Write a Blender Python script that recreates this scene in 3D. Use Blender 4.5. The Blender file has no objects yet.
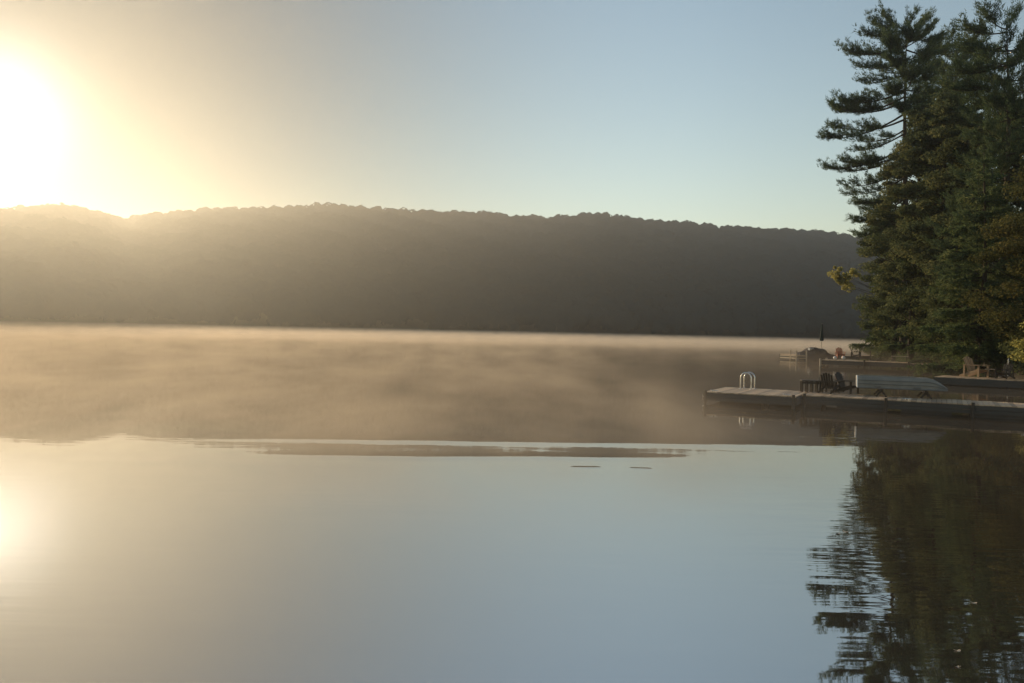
import bpy, math, random
import numpy as np
from mathutils import Vector, Matrix

random.seed(7)
rng = np.random.default_rng(11)
C = bpy.context.scene.collection
S = bpy.context.scene
R = math.radians

# ------------------------------------------------------------------ camera
W, H, F = 1024, 683, 800.0
CAM = Vector((0, 0, 2.3))
ROLL, PITCH = R(1.25), -math.atan(10 / F)
fw = Vector((0, math.cos(PITCH), math.sin(PITCH)))
rt0 = Vector((1, 0, 0)); up0 = rt0.cross(fw)
rt = rt0 * math.cos(ROLL) + up0 * math.sin(ROLL)
up = up0 * math.cos(ROLL) - rt0 * math.sin(ROLL)
cd = bpy.data.cameras.new('camera'); cam = bpy.data.objects.new('camera', cd); C.objects.link(cam)
cd.sensor_width = 36; cd.lens = F / W * 36; cd.clip_start = 0.1; cd.clip_end = 6000
cam.matrix_world = Matrix(((rt.x, up.x, -fw.x, CAM.x), (rt.y, up.y, -fw.y, CAM.y), (rt.z, up.z, -fw.z, CAM.z), (0, 0, 0, 1)))
S.camera = cam

def ray(x, y):
    return (fw + rt * ((x - 511.5) / F) + up * ((341 - y) / F))
def on(x, y, z=0.0):                       # where the sight line meets the level z
    d = ray(x, y); return CAM + d * ((z - CAM.z) / d.z)
def far(x, y, D):                          # point at forward distance D
    d = ray(x, y); return CAM + d * (D / d.y)

# ------------------------------------------------------------------ sky and sun
SUN_DIR = ray(-7, 112).normalized()
SUN_EL = math.asin(SUN_DIR.z); SUN_AZ = math.atan2(SUN_DIR.x, SUN_DIR.y)
SKY_STRENGTH, SUN_STRENGTH, EXPOSURE = 0.090, 2.5, 0.84
wd = bpy.data.worlds.new('World'); S.world = wd; wd.use_nodes = True
nt = wd.node_tree; N = nt.nodes; L = nt.links
bg = N['Background']; bg.inputs['Strength'].default_value = SKY_STRENGTH
sky = N.new('ShaderNodeTexSky'); sky.sky_type = 'NISHITA'; sky.sun_disc = False
sky.sun_elevation = SUN_EL; sky.sun_rotation = SUN_AZ
sky.altitude = 300; sky.air_density = 1.25; sky.dust_density = 0.0; sky.ozone_density = 1.6
# the dazzling solar aureole itself (angle from the sun's direction)
tc = N.new('ShaderNodeTexCoord')
dp = N.new('ShaderNodeVectorMath'); dp.operation = 'DOT_PRODUCT'
L.new(tc.outputs['Generated'], dp.inputs[0]); dp.inputs[1].default_value = SUN_DIR
ac = N.new('ShaderNodeMath'); ac.operation = 'ARCCOSINE'; L.new(dp.outputs['Value'], ac.inputs[0])
def wm(op, a, b=None):
    n = N.new('ShaderNodeMath'); n.operation = op
    for i, v in enumerate((a, b)):
        if v is None: continue
        if isinstance(v, (int, float)): n.inputs[i].default_value = v
        else: L.new(v, n.inputs[i])
    return n.outputs[0]
tr = N.new('ShaderNodeMapRange'); tr.interpolation_type = 'SMOOTHSTEP'; L.new(ac.outputs[0], tr.inputs[0])
tr.inputs[1].default_value = R(8); tr.inputs[2].default_value = R(46)
tc2 = N.new('ShaderNodeMix'); tc2.data_type = 'RGBA'; L.new(tr.outputs[0], tc2.inputs[0])
tc2.inputs[6].default_value = (.12, .13, .135, 1); tc2.inputs[7].default_value = (1.15, 1.0, .885, 1)
tint = N.new('ShaderNodeMix'); tint.data_type = 'RGBA'; tint.blend_type = 'MULTIPLY'; tint.inputs[0].default_value = 1.0
L.new(sky.outputs[0], tint.inputs[6]); L.new(tc2.outputs[2], tint.inputs[7])
L.new(tint.outputs[2], bg.inputs['Color'])
def lobe(amp, width, p=1.0):
    return wm('MULTIPLY', amp, wm('EXPONENT', wm('MULTIPLY', -1.0, wm('POWER', wm('DIVIDE', ac.outputs[0], R(width)), p))))
glow = wm('ADD', lobe(0.6, 3.3, 2.0), lobe(0.01, 6.5, 1.0))
bg2 = N.new('ShaderNodeBackground'); bg2.inputs['Color'].default_value = (1.0, 0.94, 0.85, 1)
L.new(glow, bg2.inputs['Strength'])
ad = N.new('ShaderNodeAddShader'); L.new(bg.outputs[0], ad.inputs[0]); L.new(bg2.outputs[0], ad.inputs[1])
L.new(ad.outputs[0], N['World Output'].inputs['Surface'])
wd.cycles.sampling_method = 'MANUAL'; wd.cycles.sample_map_resolution = 1024

sl = bpy.data.lights.new('sun', 'SUN'); so = bpy.data.objects.new('sun', sl); C.objects.link(so)
sl.energy = SUN_STRENGTH; sl.angle = R(0.5); sl.color = (1.0, 0.735, 0.42)
so.rotation_euler = SUN_DIR.to_track_quat('Z', 'Y').to_euler(); so.location = (-60, 90, 80)

S.view_settings.view_transform = 'Standard'; S.view_settings.look = 'None'
S.view_settings.exposure = EXPOSURE; S.view_settings.gamma = 1.0; S.view_settings.use_curve_mapping = False
cy = S.cycles
cy.use_denoising = True; cy.denoising_input_passes = 'RGB_ALBEDO_NORMAL'; cy.denoising_prefilter = 'ACCURATE'
cy.max_bounces = 8; cy.diffuse_bounces = 4; cy.glossy_bounces = 3; cy.transmission_bounces = 3
cy.volume_bounces = 0; cy.transparent_max_bounces = 8
cy.sample_clamp_indirect = 6.0; cy.caustics_reflective = False; cy.caustics_refractive = False
cy.volume_max_steps = 256

# ------------------------------------------------------------------ helpers
def tag(o, label=None, cat=None, group=None, kind=None):
    if label: o['label'] = label
    if cat: o['category'] = cat
    if group: o['group'] = group
    if kind: o['kind'] = kind
    return o
def empty(name, loc=(0, 0, 0), rz=0, label=None, cat=None, group=None):
    o = bpy.data.objects.new(name, None); C.objects.link(o)
    o.location = loc; o.rotation_euler = (0, 0, rz); o.empty_display_size = 0.2
    return tag(o, label, cat, group)
def from_np(name, verts, faces, mat, parent=None, smooth=False):
    """faces: int array (n,k)."""
    me = bpy.data.meshes.new(name)
    v = np.asarray(verts, dtype=np.float32).reshape(-1, 3); f = np.asarray(faces, dtype=np.int32)
    n, k = f.shape
    me.vertices.add(len(v)); me.vertices.foreach_set('co', v.ravel())
    me.loops.add(n * k); me.loops.foreach_set('vertex_index', f.ravel())
    me.polygons.add(n); me.polygons.foreach_set('loop_start', np.arange(0, n * k, k, dtype=np.int32))
    me.polygons.foreach_set('loop_total', np.full(n, k, dtype=np.int32))
    if smooth: me.polygons.foreach_set('use_smooth', np.ones(n, dtype=bool))
    me.update(calc_edges=True); me.validate()
    me.materials.append(mat)
    o = bpy.data.objects.new(name, me); C.objects.link(o)
    if parent: o.parent = parent
    return o
class MB:
    def __init__(s): s.v = []; s.f = []; s.sm = []
    def add(s, vs, fs, smooth=False):
        b = len(s.v); s.v += [tuple(p) for p in vs]
        s.f += [tuple(i + b for i in f) for f in fs]; s.sm += [smooth] * len(fs)
    def box(s, c, size, rot=None, b=0.0):
        hx, hy, hz = (q / 2 for q in size); c = Vector(c)
        m = rot if rot is not None else Matrix.Identity(3)
        b = min(b or 0.12 * min(hx, hy, hz), 0.006)
        vs = []; idx = {}
        for sx in (-1, 1):
            for sy in (-1, 1):
                for sz in (-1, 1):
                    for k, off in enumerate(((0, b, b), (b, 0, b), (b, b, 0))):
                        idx[(sx, sy, sz, k)] = len(vs)
                        vs.append(c + m @ Vector((sx * (hx - off[0]), sy * (hy - off[1]), sz * (hz - off[2]))))
        fs = []
        for k in range(3):
            for sg in (-1, 1):
                a1, a2 = [a for a in range(3) if a != k]
                q = []
                for (p, r_) in ((-1, -1), (1, -1), (1, 1), (-1, 1)):
                    key = [0, 0, 0]; key[k] = sg; key[a1] = p; key[a2] = r_
                    q.append(idx[(key[0], key[1], key[2], k)])
                fs.append(q)
        for k in range(3):
            a1, a2 = [a for a in range(3) if a != k]
            for p in (-1, 1):
                for r_ in (-1, 1):
                    q = []
                    for e, kk in ((-1, a1), (1, a1), (1, a2), (-1, a2)):
                        key = [0, 0, 0]; key[k] = e; key[a1] = p; key[a2] = r_
                        q.append(idx[(key[0], key[1], key[2], kk)])
                    fs.append(q)
        for sx in (-1, 1):
            for sy in (-1, 1):
                for sz in (-1, 1):
                    fs.append([idx[(sx, sy, sz, k)] for k in range(3)])
        s.add(vs, fs); return s
    def bar(s, p, q, w, h, upv=(0, 0, 1)):
        p = Vector(p); q = Vector(q); d = (q - p); ln = d.length; x = d.normalized()
        u = Vector(upv)
        if abs(x.dot(u)) > 0.98: u = Vector((0, 1, 0))
        y = u.cross(x).normalized(); z = x.cross(y)
        m = Matrix((x, y, z)).transposed()
        return s.box((p + q) / 2, (ln, w, h), m)
    def tube(s, pts, r, n=8, cap=True):
        pts = [Vector(p) for p in pts]; rs = r if isinstance(r, (list, tuple)) else [r] * len(pts)
        vs = []; fs = []
        ref = None
        for i, p in enumerate(pts):
            t = (pts[min(i + 1, len(pts) - 1)] - pts[max(i - 1, 0)]).normalized()
            if ref is None: ref = Vector((1, 0, 0)) if abs(t.x) < 0.9 else Vector((0, 1, 0))
            a = (ref - t * ref.dot(t)).normalized(); ref = a; b = t.cross(a)
            for k in range(n):
                an = 2 * math.pi * k / n
                vs.append(p + (a * math.cos(an) + b * math.sin(an)) * rs[i])
        for i in range(len(pts) - 1):
            for k in range(n):
                fs.append((i * n + k, i * n + (k + 1) % n, (i + 1) * n + (k + 1) % n, (i + 1) * n + k))
        s.add(vs, fs, True)
        if cap:
            s.add([vs[k] for k in range(n)][::-1], [tuple(range(n))])
            s.add([vs[(len(pts) - 1) * n + k] for k in range(n)], [tuple(range(n))])
        return s
    def lathe(s, prof, n=16, c=(0, 0, 0)):
        vs = []; fs = []
        for r_, z in prof:
            for k in range(n):
                a = 2 * math.pi * k / n
                vs.append((c[0] + r_ * math.cos(a), c[1] + r_ * math.sin(a), c[2] + z))
        for i in range(len(prof) - 1):
            for k in range(n):
                fs.append((i * n + k, i * n + (k + 1) % n, (i + 1) * n + (k + 1) % n, (i + 1) * n + k))
        s.add(vs, fs, True); return s
    def build(s, name, mat, parent=None):
        me = bpy.data.meshes.new(name); me.from_pydata(s.v, [], s.f); me.materials.append(mat)
        me.polygons.foreach_set('use_smooth', s.sm); me.update()
        o = bpy.data.objects.new(name, me); C.objects.link(o)
        if parent: o.parent = parent
        return o
def copy_tree(o, parent=None):
    c = o.copy(); C.objects.link(c); c.parent = parent
    for ch in list(o.children): copy_tree(ch, c)
    return c

# ------------------------------------------------------------------ materials
def newmat(name):
    m = bpy.data.materials.new(name); m.use_nodes = True
    return m, m.node_tree.nodes, m.node_tree.links, m.node_tree.nodes['Principled BSDF']
def wood(name, dark, light, rough=0.75, grain=(1.5, 22, 22), wear=0.5, spec=0.3):
    m, n, l, p = newmat(name)
    t = n.new('ShaderNodeTexCoord'); mp = n.new('ShaderNodeMapping'); mp.inputs['Scale'].default_value = grain
    l.new(t.outputs['Object'], mp.inputs[0])
    a = n.new('ShaderNodeTexNoise'); a.inputs['Scale'].default_value = 1.6; a.inputs['Detail'].default_value = 6; a.inputs['Roughness'].default_value = .65
    l.new(mp.outputs[0], a.inputs['Vector'])
    b = n.new('ShaderNodeTexNoise'); b.inputs['Scale'].default_value = 1.1; b.inputs['Detail'].default_value = 4
    l.new(t.outputs['Object'], b.inputs['Vector'])
    g = n.new('ShaderNodeNewGeometry')
    m1 = n.new('ShaderNodeMath'); m1.operation = 'MULTIPLY_ADD'; l.new(a.outputs[0], m1.inputs[0]); m1.inputs[1].default_value = 0.7
    m2 = n.new('ShaderNodeMath'); m2.operation = 'MULTIPLY'; l.new(g.outputs['Random Per Island'], m2.inputs[0]); m2.inputs[1].default_value = wear
    m3 = n.new('ShaderNodeMath'); m3.operation = 'MULTIPLY_ADD'; l.new(b.outputs[0], m3.inputs[0]); m3.inputs[1].default_value = 0.5; l.new(m2.outputs[0], m3.inputs[2])
    m4 = n.new('ShaderNodeMath'); m4.operation = 'SUBTRACT'; l.new(m3.outputs[0], m4.inputs[0]); m4.inputs[1].default_value = 0.35
    l.new(m4.outputs[0], m1.inputs[2])
    r = n.new('ShaderNodeValToRGB'); r.color_ramp.elements[0].color = (*dark, 1); r.color_ramp.elements[1].color = (*light, 1)
    r.color_ramp.elements[0].position = 0.1; r.color_ramp.elements[1].position = 0.9
    l.new(m1.outputs[0], r.inputs[0]); l.new(r.outputs[0], p.inputs['Base Color'])
    bp = n.new('ShaderNodeBump'); bp.inputs['Strength'].default_value = 0.4; bp.inputs['Distance'].default_value = 0.004
    l.new(a.outputs[0], bp.inputs['Height']); l.new(bp.outputs[0], p.inputs['Normal'])
    p.inputs['Roughness'].default_value = rough; p.inputs['Specular IOR Level'].default_value = spec
    return m
def plain(name, col, rough=0.5, metal=0.0, var=0.25, scale=6.0):
    m, n, l, p = newmat(name)
    t = n.new('ShaderNodeTexCoord'); a = n.new('ShaderNodeTexNoise'); a.inputs['Scale'].default_value = scale; a.inputs['Detail'].default_value = 5
    l.new(t.outputs['Object'], a.inputs['Vector'])
    r = n.new('ShaderNodeValToRGB'); r.color_ramp.elements[0].color = (*[c * (1 - var) for c in col], 1); r.color_ramp.elements[1].color = (*[min(1, c * (1 + var)) for c in col], 1)
    r.color_ramp.elements[0].position = .3; r.color_ramp.elements[1].position = .7
    l.new(a.outputs[0], r.inputs[0]); l.new(r.outputs[0], p.inputs['Base Color'])
    q = n.new('ShaderNodeMath'); q.operation = 'MULTIPLY_ADD'; l.new(a.outputs[0], q.inputs[0]); q.inputs[1].default_value = 0.2; q.inputs[2].default_value = rough - 0.1
    l.new(q.outputs[0], p.inputs['Roughness']); p.inputs['Metallic'].default_value = metal
    return m
def leafmat(name, a, b, c=None, trans=0.45, patch=0.35, canopy=0.0):
    m, n, l, p = newmat(name); n.remove(p)
    g = n.new('ShaderNodeNewGeometry'); t = n.new('ShaderNodeTexCoord')
    q = n.new('ShaderNodeTexNoise'); q.inputs['Scale'].default_value = patch; q.inputs['Detail'].default_value = 3
    l.new(t.outputs['Object'], q.inputs['Vector'])
    mm = n.new('ShaderNodeMath'); mm.operation = 'MULTIPLY_ADD'; l.new(g.outputs['Random Per Island'], mm.inputs[0]); mm.inputs[1].default_value = 0.55
    m2 = n.new('ShaderNodeMath'); m2.operation = 'MULTIPLY_ADD'; l.new(q.outputs[0], m2.inputs[0]); m2.inputs[1].default_value = 1.5; m2.inputs[2].default_value = -0.52
    l.new(m2.outputs[0], mm.inputs[2])
    r = n.new('ShaderNodeValToRGB'); e = r.color_ramp.elements
    e[0].color = (*a, 1); e[1].color = (*b, 1); e[0].position = 0.05; e[1].position = 0.6
    if c: x = e.new(0.95); x.color = (*c, 1)
    l.new(mm.outputs[0], r.inputs[0])
    d = n.new('ShaderNodeBsdfDiffuse'); tr = n.new('ShaderNodeBsdfTranslucent'); mx = n.new('ShaderNodeMixShader'); mx.inputs[0].default_value = trans
    if canopy:                       # a distant canopy shades as one soft surface
        vm = n.new('ShaderNodeMix'); vm.data_type = 'VECTOR'; vm.inputs[0].default_value = canopy
        l.new(g.outputs['Normal'], vm.inputs[4]); vm.inputs[5].default_value = (0, -.35, .94)
        nn_ = n.new('ShaderNodeVectorMath'); nn_.operation = 'NORMALIZE'; l.new(vm.outputs[1], nn_.inputs[0])
        l.new(nn_.outputs[0], d.inputs['Normal']); l.new(nn_.outputs[0], tr.inputs['Normal'])
    l.new(r.outputs[0], d.inputs[0]); l.new(r.outputs[0], tr.inputs[0])
    l.new(d.outputs[0], mx.inputs[1]); l.new(tr.outputs[0], mx.inputs[2])
    l.new(mx.outputs[0], n['Material Output'].inputs['Surface'])
    return m

M_deck = wood('weathered_decking', (.24, .165, .105), (.62, .44, .28), .6, (14, 14, 14), .7, .4)
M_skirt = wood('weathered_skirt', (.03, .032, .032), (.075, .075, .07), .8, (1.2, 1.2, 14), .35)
M_darkwood = wood('dark_stained_wood', (.018, .014, .011), (.05, .04, .03), .6)
M_redwood = wood('red_painted_wood', (.28, .055, .02), (.42, .09, .035), .5, wear=.3)
M_palewood = wood('pale_wood', (.38, .30, .21), (.62, .52, .40), .55)
M_brown = wood('brown_oiled_wood', (.20, .13, .075), (.40, .27, .16), .5)
M_white = plain('white_paint', (.8, .78, .74), .4, var=.08)
M_steel = plain('stainless_steel', (.62, .61, .6), .28, 1.0, .1)
M_hull = plain('grey_painted_aluminium', (.21, .19, .155), .7, .0, .18, 3)
M_hullin = plain('bare_aluminium', (.14, .14, .135), .6, .2, .15)
M_navy = plain('navy_gelcoat', (.03, .04, .075), .3, 0, .15)
M_canvas = plain('dark_canvas', (.085, .066, .055), .9, 0, .4, 4)
M_greencanvas = plain('green_canvas', (.02, .035, .03), .9, 0, .3, 4)
M_black = plain('black_plastic', (.02, .02, .022), .5)
M_float = plain('dark_float', (.03, .03, .03), .7)
M_bark = wood('bark', (.025, .02, .016), (.085, .068, .052), .95, (9, 9, 1.2))
M_bank = plain('bank_soil', (.045, .036, .024), 1.0, 0, .5, 1.3)
M_rock = plain('shore_rock', (.16, .15, .14), .85, 0, .4, 1.5)

# ------------------------------------------------------------------ water
def water_material():
    m, n, l, p = newmat('still_lake_water'); n.remove(p)
    def mt(op, a, b=None, c=None):
        k = n.new('ShaderNodeMath'); k.operation = op
        for i, v in enumerate((a, b, c)):
            if v is None: continue
            if isinstance(v, (int, float)): k.inputs[i].default_value = v
            else: l.new(v, k.inputs[i])
        return k.outputs[0]
    t = n.new('ShaderNodeTexCoord'); sp = n.new('ShaderNodeSeparateXYZ'); l.new(t.outputs['Object'], sp.inputs[0])
    X, Y = sp.outputs['X'], sp.outputs['Y']
    def noise(sx, sy, scale=1.0, detail=2.0, off=0.0, rot=0.0, rough=.5):
        mp = n.new('ShaderNodeMapping'); mp.inputs['Scale'].default_value = (sx, sy, 1); mp.inputs['Location'].default_value = (off, off * 1.7, off)
        mp.inputs['Rotation'].default_value = (0, 0, rot)
        l.new(t.outputs['Object'], mp.inputs[0])
        k = n.new('ShaderNodeTexNoise'); k.inputs['Scale'].default_value = scale; k.inputs['Detail'].default_value = detail; k.inputs['Roughness'].default_value = rough
        l.new(mp.outputs[0], k.inputs['Vector']); return k.outputs[0]
    def smooth(v, a, b):
        k = n.new('ShaderNodeMapRange'); k.interpolation_type = 'SMOOTHSTEP'; l.new(v, k.inputs[0])
        k.inputs[1].default_value = a; k.inputs[2].default_value = b; return k.outputs[0]
    # calm everywhere, ripples spreading from the docks on the right
    amp = mt('MULTIPLY', mt('SUBTRACT', 1.0, smooth(Y, 8.0, 15.5)), smooth(mt('ADD', X, mt('MULTIPLY', noise(.25, .25), 3.0)), 3.2, 6.0))
    amp = mt('MULTIPLY_ADD', amp, 1.0, mt('MULTIPLY_ADD', smooth(noise(.09, .3, off=5), .45, .7), 0.26, 0.10))
    dock_rip = mt('MULTIPLY', smooth(X, 3.5, 8.0), mt('MULTIPLY', smooth(Y, 16, 20), mt('SUBTRACT', 1.0, smooth(Y, 60, 120))))
    amp = mt('MULTIPLY_ADD', dock_rip, .55, amp)
    rip = mt('ADD', mt('MULTIPLY', noise(.55, 2.6, 1.0, 2.0, 1.0, .06), 0.0042), mt('MULTIPLY', noise(1.3, 6.5, 1.0, 1.5, 7.0, -.1), 0.0016))
    h = mt('MULTIPLY', rip, amp)
    def ridge(x0, y0, x1, y1, w, A, off):
        sl = (y1 - y0) / (x1 - x0)
        yc = mt('MULTIPLY_ADD', mt('SUBTRACT', X, x0), sl, y0)
        yc = mt('ADD', yc, mt('MULTIPLY_ADD', noise(.22, .02, off=off, detail=5), .6, -0.3))
        q = mt('DIVIDE', mt('SUBTRACT', Y, yc), w)
        g = mt('EXPONENT', mt('MULTIPLY', -1.0, mt('MULTIPLY', q, q)))
        win = mt('MULTIPLY', smooth(X, x0, x0 + .25 * (x1 - x0)), mt('SUBTRACT', 1.0, smooth(X, x1 - .25 * (x1 - x0), x1)))
        win = mt('MULTIPLY', win, smooth(noise(.8, .05, off=off + 4, detail=3), .12, .45))
        return mt('MULTIPLY', mt('MULTIPLY', g, win), A)
    a = on(150, 436); b = on(900, 446)
    h = mt('ADD', h, ridge(a.x, a.y, b.x, b.y, .46, .0095, 2.0))
    a = on(226, 453); b = on(712, 458.5)
    h = mt('ADD', h, ridge(a.x, a.y, b.x, b.y, .30, .0055, 6.0))
    for (x0, x1, y) in ((566, 604, 467), (627, 655, 468)):
        a = on(x0, y); b = on(x1, y + .6); h = mt('ADD', h, ridge(a.x, a.y, b.x, b.y, .085, .0021, 9.0))
    bp = n.new('ShaderNodeBump'); bp.inputs['Strength'].default_value = 1.0; bp.inputs['Distance'].default_value = 1.0
    l.new(h, bp.inputs['Height'])
    gl = n.new('ShaderNodeBsdfGlossy'); gl.inputs['Roughness'].default_value = 0.018; l.new(bp.outputs[0], gl.inputs['Normal'])
    gl.inputs['Color'].default_value = (.97, .97, .97, 1)
    df = n.new('ShaderNodeBsdfDiffuse'); df.inputs['Color'].default_value = (.06, .045, .03, 1)
    fr = n.new('ShaderNodeFresnel'); fr.inputs['IOR'].default_value = 11.0
    mx = n.new('ShaderNodeMixShader'); l.new(fr.outputs[0], mx.inputs[0]); l.new(df.outputs[0], mx.inputs[1]); l.new(gl.outputs[0], mx.inputs[2])
    l.new(mx.outputs[0], n['Material Output'].inputs['Surface'])
    return m
wq = MB(); wq.add([(-1380, -130, 0), (1380, -130, 0), (1380, 1170, 0), (-1380, 1170, 0)], [(0, 1, 2, 3)])
tag(wq.build('lake_water', water_material()), 'still lake surface mirroring the hill and sky', 'water', kind='structure')

# ------------------------------------------------------------------ far hill and its forest
SKYLINE = [(-330, 214), (-150, 205), (-60, 210), (0, 208), (55, 205), (95, 209), (126, 221), (150, 214), (185, 209), (250, 207), (330, 205), (400, 208), (450, 211),
           (520, 215), (600, 214), (660, 219), (720, 225), (790, 229), (860, 236), (930, 240), (1100, 240), (1400, 245)]
sk_az = []; sk_el = []
for x, y in SKYLINE:
    d = ray(x, y); sk_az.append(math.atan2(d.x, d.y)); sk_el.append(math.atan2(d.z, math.hypot(d.x, d.y)))
TREE_H = 11.0
def shore_r(az): return 345 + 22 * np.sin(az * 3.1 + .6) + 10 * np.sin(az * 11 + 2) - 45 * np.clip((-.42 - az) / .12, 0, 1)
def hill_z(az, r):
    el = np.interp(az, sk_az, sk_el); rs = shore_r(az); rr = rs * 2.35
    zr = rr * np.tan(el) + 2.3 - TREE_H
    t = np.clip((r - rs) / (rr - rs), -0.2, 1.0)
    s = np.where(t < 0, t * .12, t * (1.06 - .06 * t))
    z = zr * s
    z = np.where(r > rr, zr - (r - rr) * .03, z)
    return z + 1.8 * np.sin(az * 60 + r * .05) * np.clip(t, 0, 1) * (t < .9)
az = np.linspace(R(-58), R(58), 240); rr_ = np.concatenate([np.linspace(275, 880, 90), np.linspace(900, 1130, 10)])
AZ, RR = np.meshgrid(az, rr_, indexing='ij'); ZZ = hill_z(AZ, RR)
ZZ = np.where(RR < shore_r(AZ) - 8, -0.9, ZZ)
V = np.stack([RR * np.sin(AZ), RR * np.cos(AZ), ZZ], -1).reshape(-1, 3)
V[:, 1] = np.minimum(V[:, 1], 1165)
nA, nR = len(az), len(rr_)
i, j = np.meshgrid(np.arange(nA - 1), np.arange(nR - 1), indexing='ij'); q = (i * nR + j).ravel()
Fq = np.stack([q, q + nR, q + nR + 1, q + 1], -1)
M_hillsoil = plain('hill_soil', (.05, .045, .03), 1.0, 0, .4, .05)
tag(from_np('hill', V, Fq, M_hillsoil, smooth=True), 'long wooded hill across the lake', 'hill', kind='structure')

def quads(cen, nrm, size, aspect=1.0, spin=None):
    """rhombic leaf faces: centres, normals, sizes -> verts, faces"""
    n = len(cen); nrm = nrm / np.linalg.norm(nrm, axis=1, keepdims=True)
    ref = rng.normal(size=(n, 3)); a = np.cross(nrm, ref); a /= np.linalg.norm(a, axis=1, keepdims=True); b = np.cross(nrm, a)
    s = np.asarray(size).reshape(-1, 1) * np.ones((n, 1)) / 2
    v = np.stack([cen + a * s, cen + b * s * aspect + nrm * s * .15, cen - a * s, cen - b * s * aspect + nrm * s * .15], 1)
    f = np.arange(n * 4).reshape(n, 4)
    return v.reshape(-1, 3), f

nT = 12000
ta = rng.uniform(R(-50), R(50), nT); fr_ = rng.uniform(0, 1, nT)
tr_ = shore_r(ta) - 2 + fr_ * (shore_r(ta) * 1.35 + 50)
tz = hill_z(ta, tr_)
cr = rng.uniform(3.2, 7.2, nT)
hh = 6.2 + cr * .95 + rng.uniform(-.8, .8, nT) + 1.2 * np.sin(ta * 47) * np.sin(tr_ * .05)
K = 72
base = np.stack([tr_ * np.sin(ta), tr_ * np.cos(ta), tz], -1)
u = rng.normal(size=(nT, K, 3)); u /= np.linalg.norm(u, axis=2, keepdims=True)
u[:, :, 2] = np.where(u[:, :, 2] < -.5, -u[:, :, 2], u[:, :, 2])
lump = 1 + .15 * np.sin(u[:, :, 0] * 4 + ta[:, None] * 900) * np.cos(u[:, :, 2] * 5 + ta[:, None] * 300)
rad = lump * rng.uniform(.84, 1.0, (nT, K))
cen = base[:, None, :] + np.stack([u[:, :, 0] * cr[:, None] * rad, u[:, :, 1] * cr[:, None] * rad, hh[:, None] * (.56 + .44 * u[:, :, 2] * rad)], -1)
nrm = u + rng.normal(size=u.shape) * .16
v, f = quads(cen.reshape(-1, 3), nrm.reshape(-1, 3), rng.uniform(2.3, 4.0, nT * K), .85)
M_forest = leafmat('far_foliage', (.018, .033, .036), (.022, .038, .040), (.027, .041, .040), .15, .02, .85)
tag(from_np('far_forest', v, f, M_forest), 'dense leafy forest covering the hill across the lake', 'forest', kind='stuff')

# ------------------------------------------------------------------ right-hand bank
SH = [(21.5, 18), (22.5, 28), (25.5, 38), (31, 52), (38, 66), (43.5, 82), (49, 100), (62, 140), (90, 200), (150, 250), (260, 290)]
def shore_x(y): return np.interp(y, [p[1] for p in SH], [p[0] for p in SH])
ys = np.concatenate([np.linspace(-60, 130, 120), np.linspace(135, 300, 40)]); ds = np.array([-3, -1, -.2, .25, .8, 2, 4, 8, 14, 24, 40, 80, 160, 300])
hz = np.array([-1., -.45, -.12, .22, .55, .9, 1.25, 2, 3.2, 5, 7.5, 11, 14, 15.])
Yg, Dg = np.meshgrid(ys, ds, indexing='ij'); Hg = np.interp(Dg, ds, hz)
wob = .8 * np.sin(Yg * .9) + .5 * np.sin(Yg * 2.3 + 1)
Xg = shore_x(Yg) + Dg + wob
Hg = Hg + np.where(Dg > 0, .12 * np.sin(Yg * 1.7 + Dg * 2.1), 0)
nY, nD = len(ys), len(ds); i, j = np.meshgrid(np.arange(nY - 1), np.arange(nD - 1), indexing='ij'); q = (i * nD + j).ravel()
tag(from_np('shore_ground', np.stack([Xg, Yg, Hg], -1).reshape(-1, 3), np.stack([q, q + nD, q + nD + 1, q + 1], -1), M_bank, smooth=True),
    'brown lake bank under the trees', 'ground', kind='structure')
def ground_z(x, y): return float(np.interp(x - shore_x(y) - .8 * math.sin(y * .9) - .5 * math.sin(y * 2.3 + 1), ds, hz))

# ------------------------------------------------------------------ trees
M_pine = leafmat('pine_needles', (0.052, 0.079, 0.048), (0.100, 0.144, 0.077), (0.158, 0.186, 0.090), .45, .5)
M_hem = leafmat('hemlock_needles', (0.055, 0.093, 0.047), (0.123, 0.162, 0.076), (0.219, 0.231, 0.097), .45, .5)
M_leafg = leafmat('green_leaves', (0.072, 0.095, 0.051), (0.158, 0.183, 0.087), (0.263, 0.254, 0.118), .45, .4)
M_leafy = leafmat('yellowing_leaves', (.30, .29, .10), (.48, .45, .15), (.58, .50, .17), .5, .4)
M_leafo = leafmat('autumn_leaves', (0.059, 0.064, 0.028), (0.122, 0.123, 0.048), (0.196, 0.161, 0.061), .45, .4)
M_leafb = leafmat('olive_leaves', (0.065, 0.078, 0.039), (0.115, 0.130, 0.057), (0.159, 0.155, 0.068), .45, .5)

def tufts(cen, direc, n, ln, wd_, spread):
    """needle tufts: n thin triangles out of each centre, around its direction"""
    m = len(cen); c = np.repeat(cen, n, 0); d = np.repeat(direc, n, 0) + rng.normal(size=(m * n, 3)) * spread
    d /= np.linalg.norm(d, axis=1, keepdims=True)
    s = np.cross(d, rng.normal(size=d.shape)); s /= np.linalg.norm(s, axis=1, keepdims=True)
    L_ = ln * rng.uniform(.7, 1.25, (m * n, 1)); st = c + rng.normal(size=c.shape) * ln * .25
    v = np.stack([st - s * wd_ * .5, st + s * wd_ * .5, st + d * L_], 1)
    return v.reshape(-1, 3), np.arange(m * n * 3).reshape(-1, 3)

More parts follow.
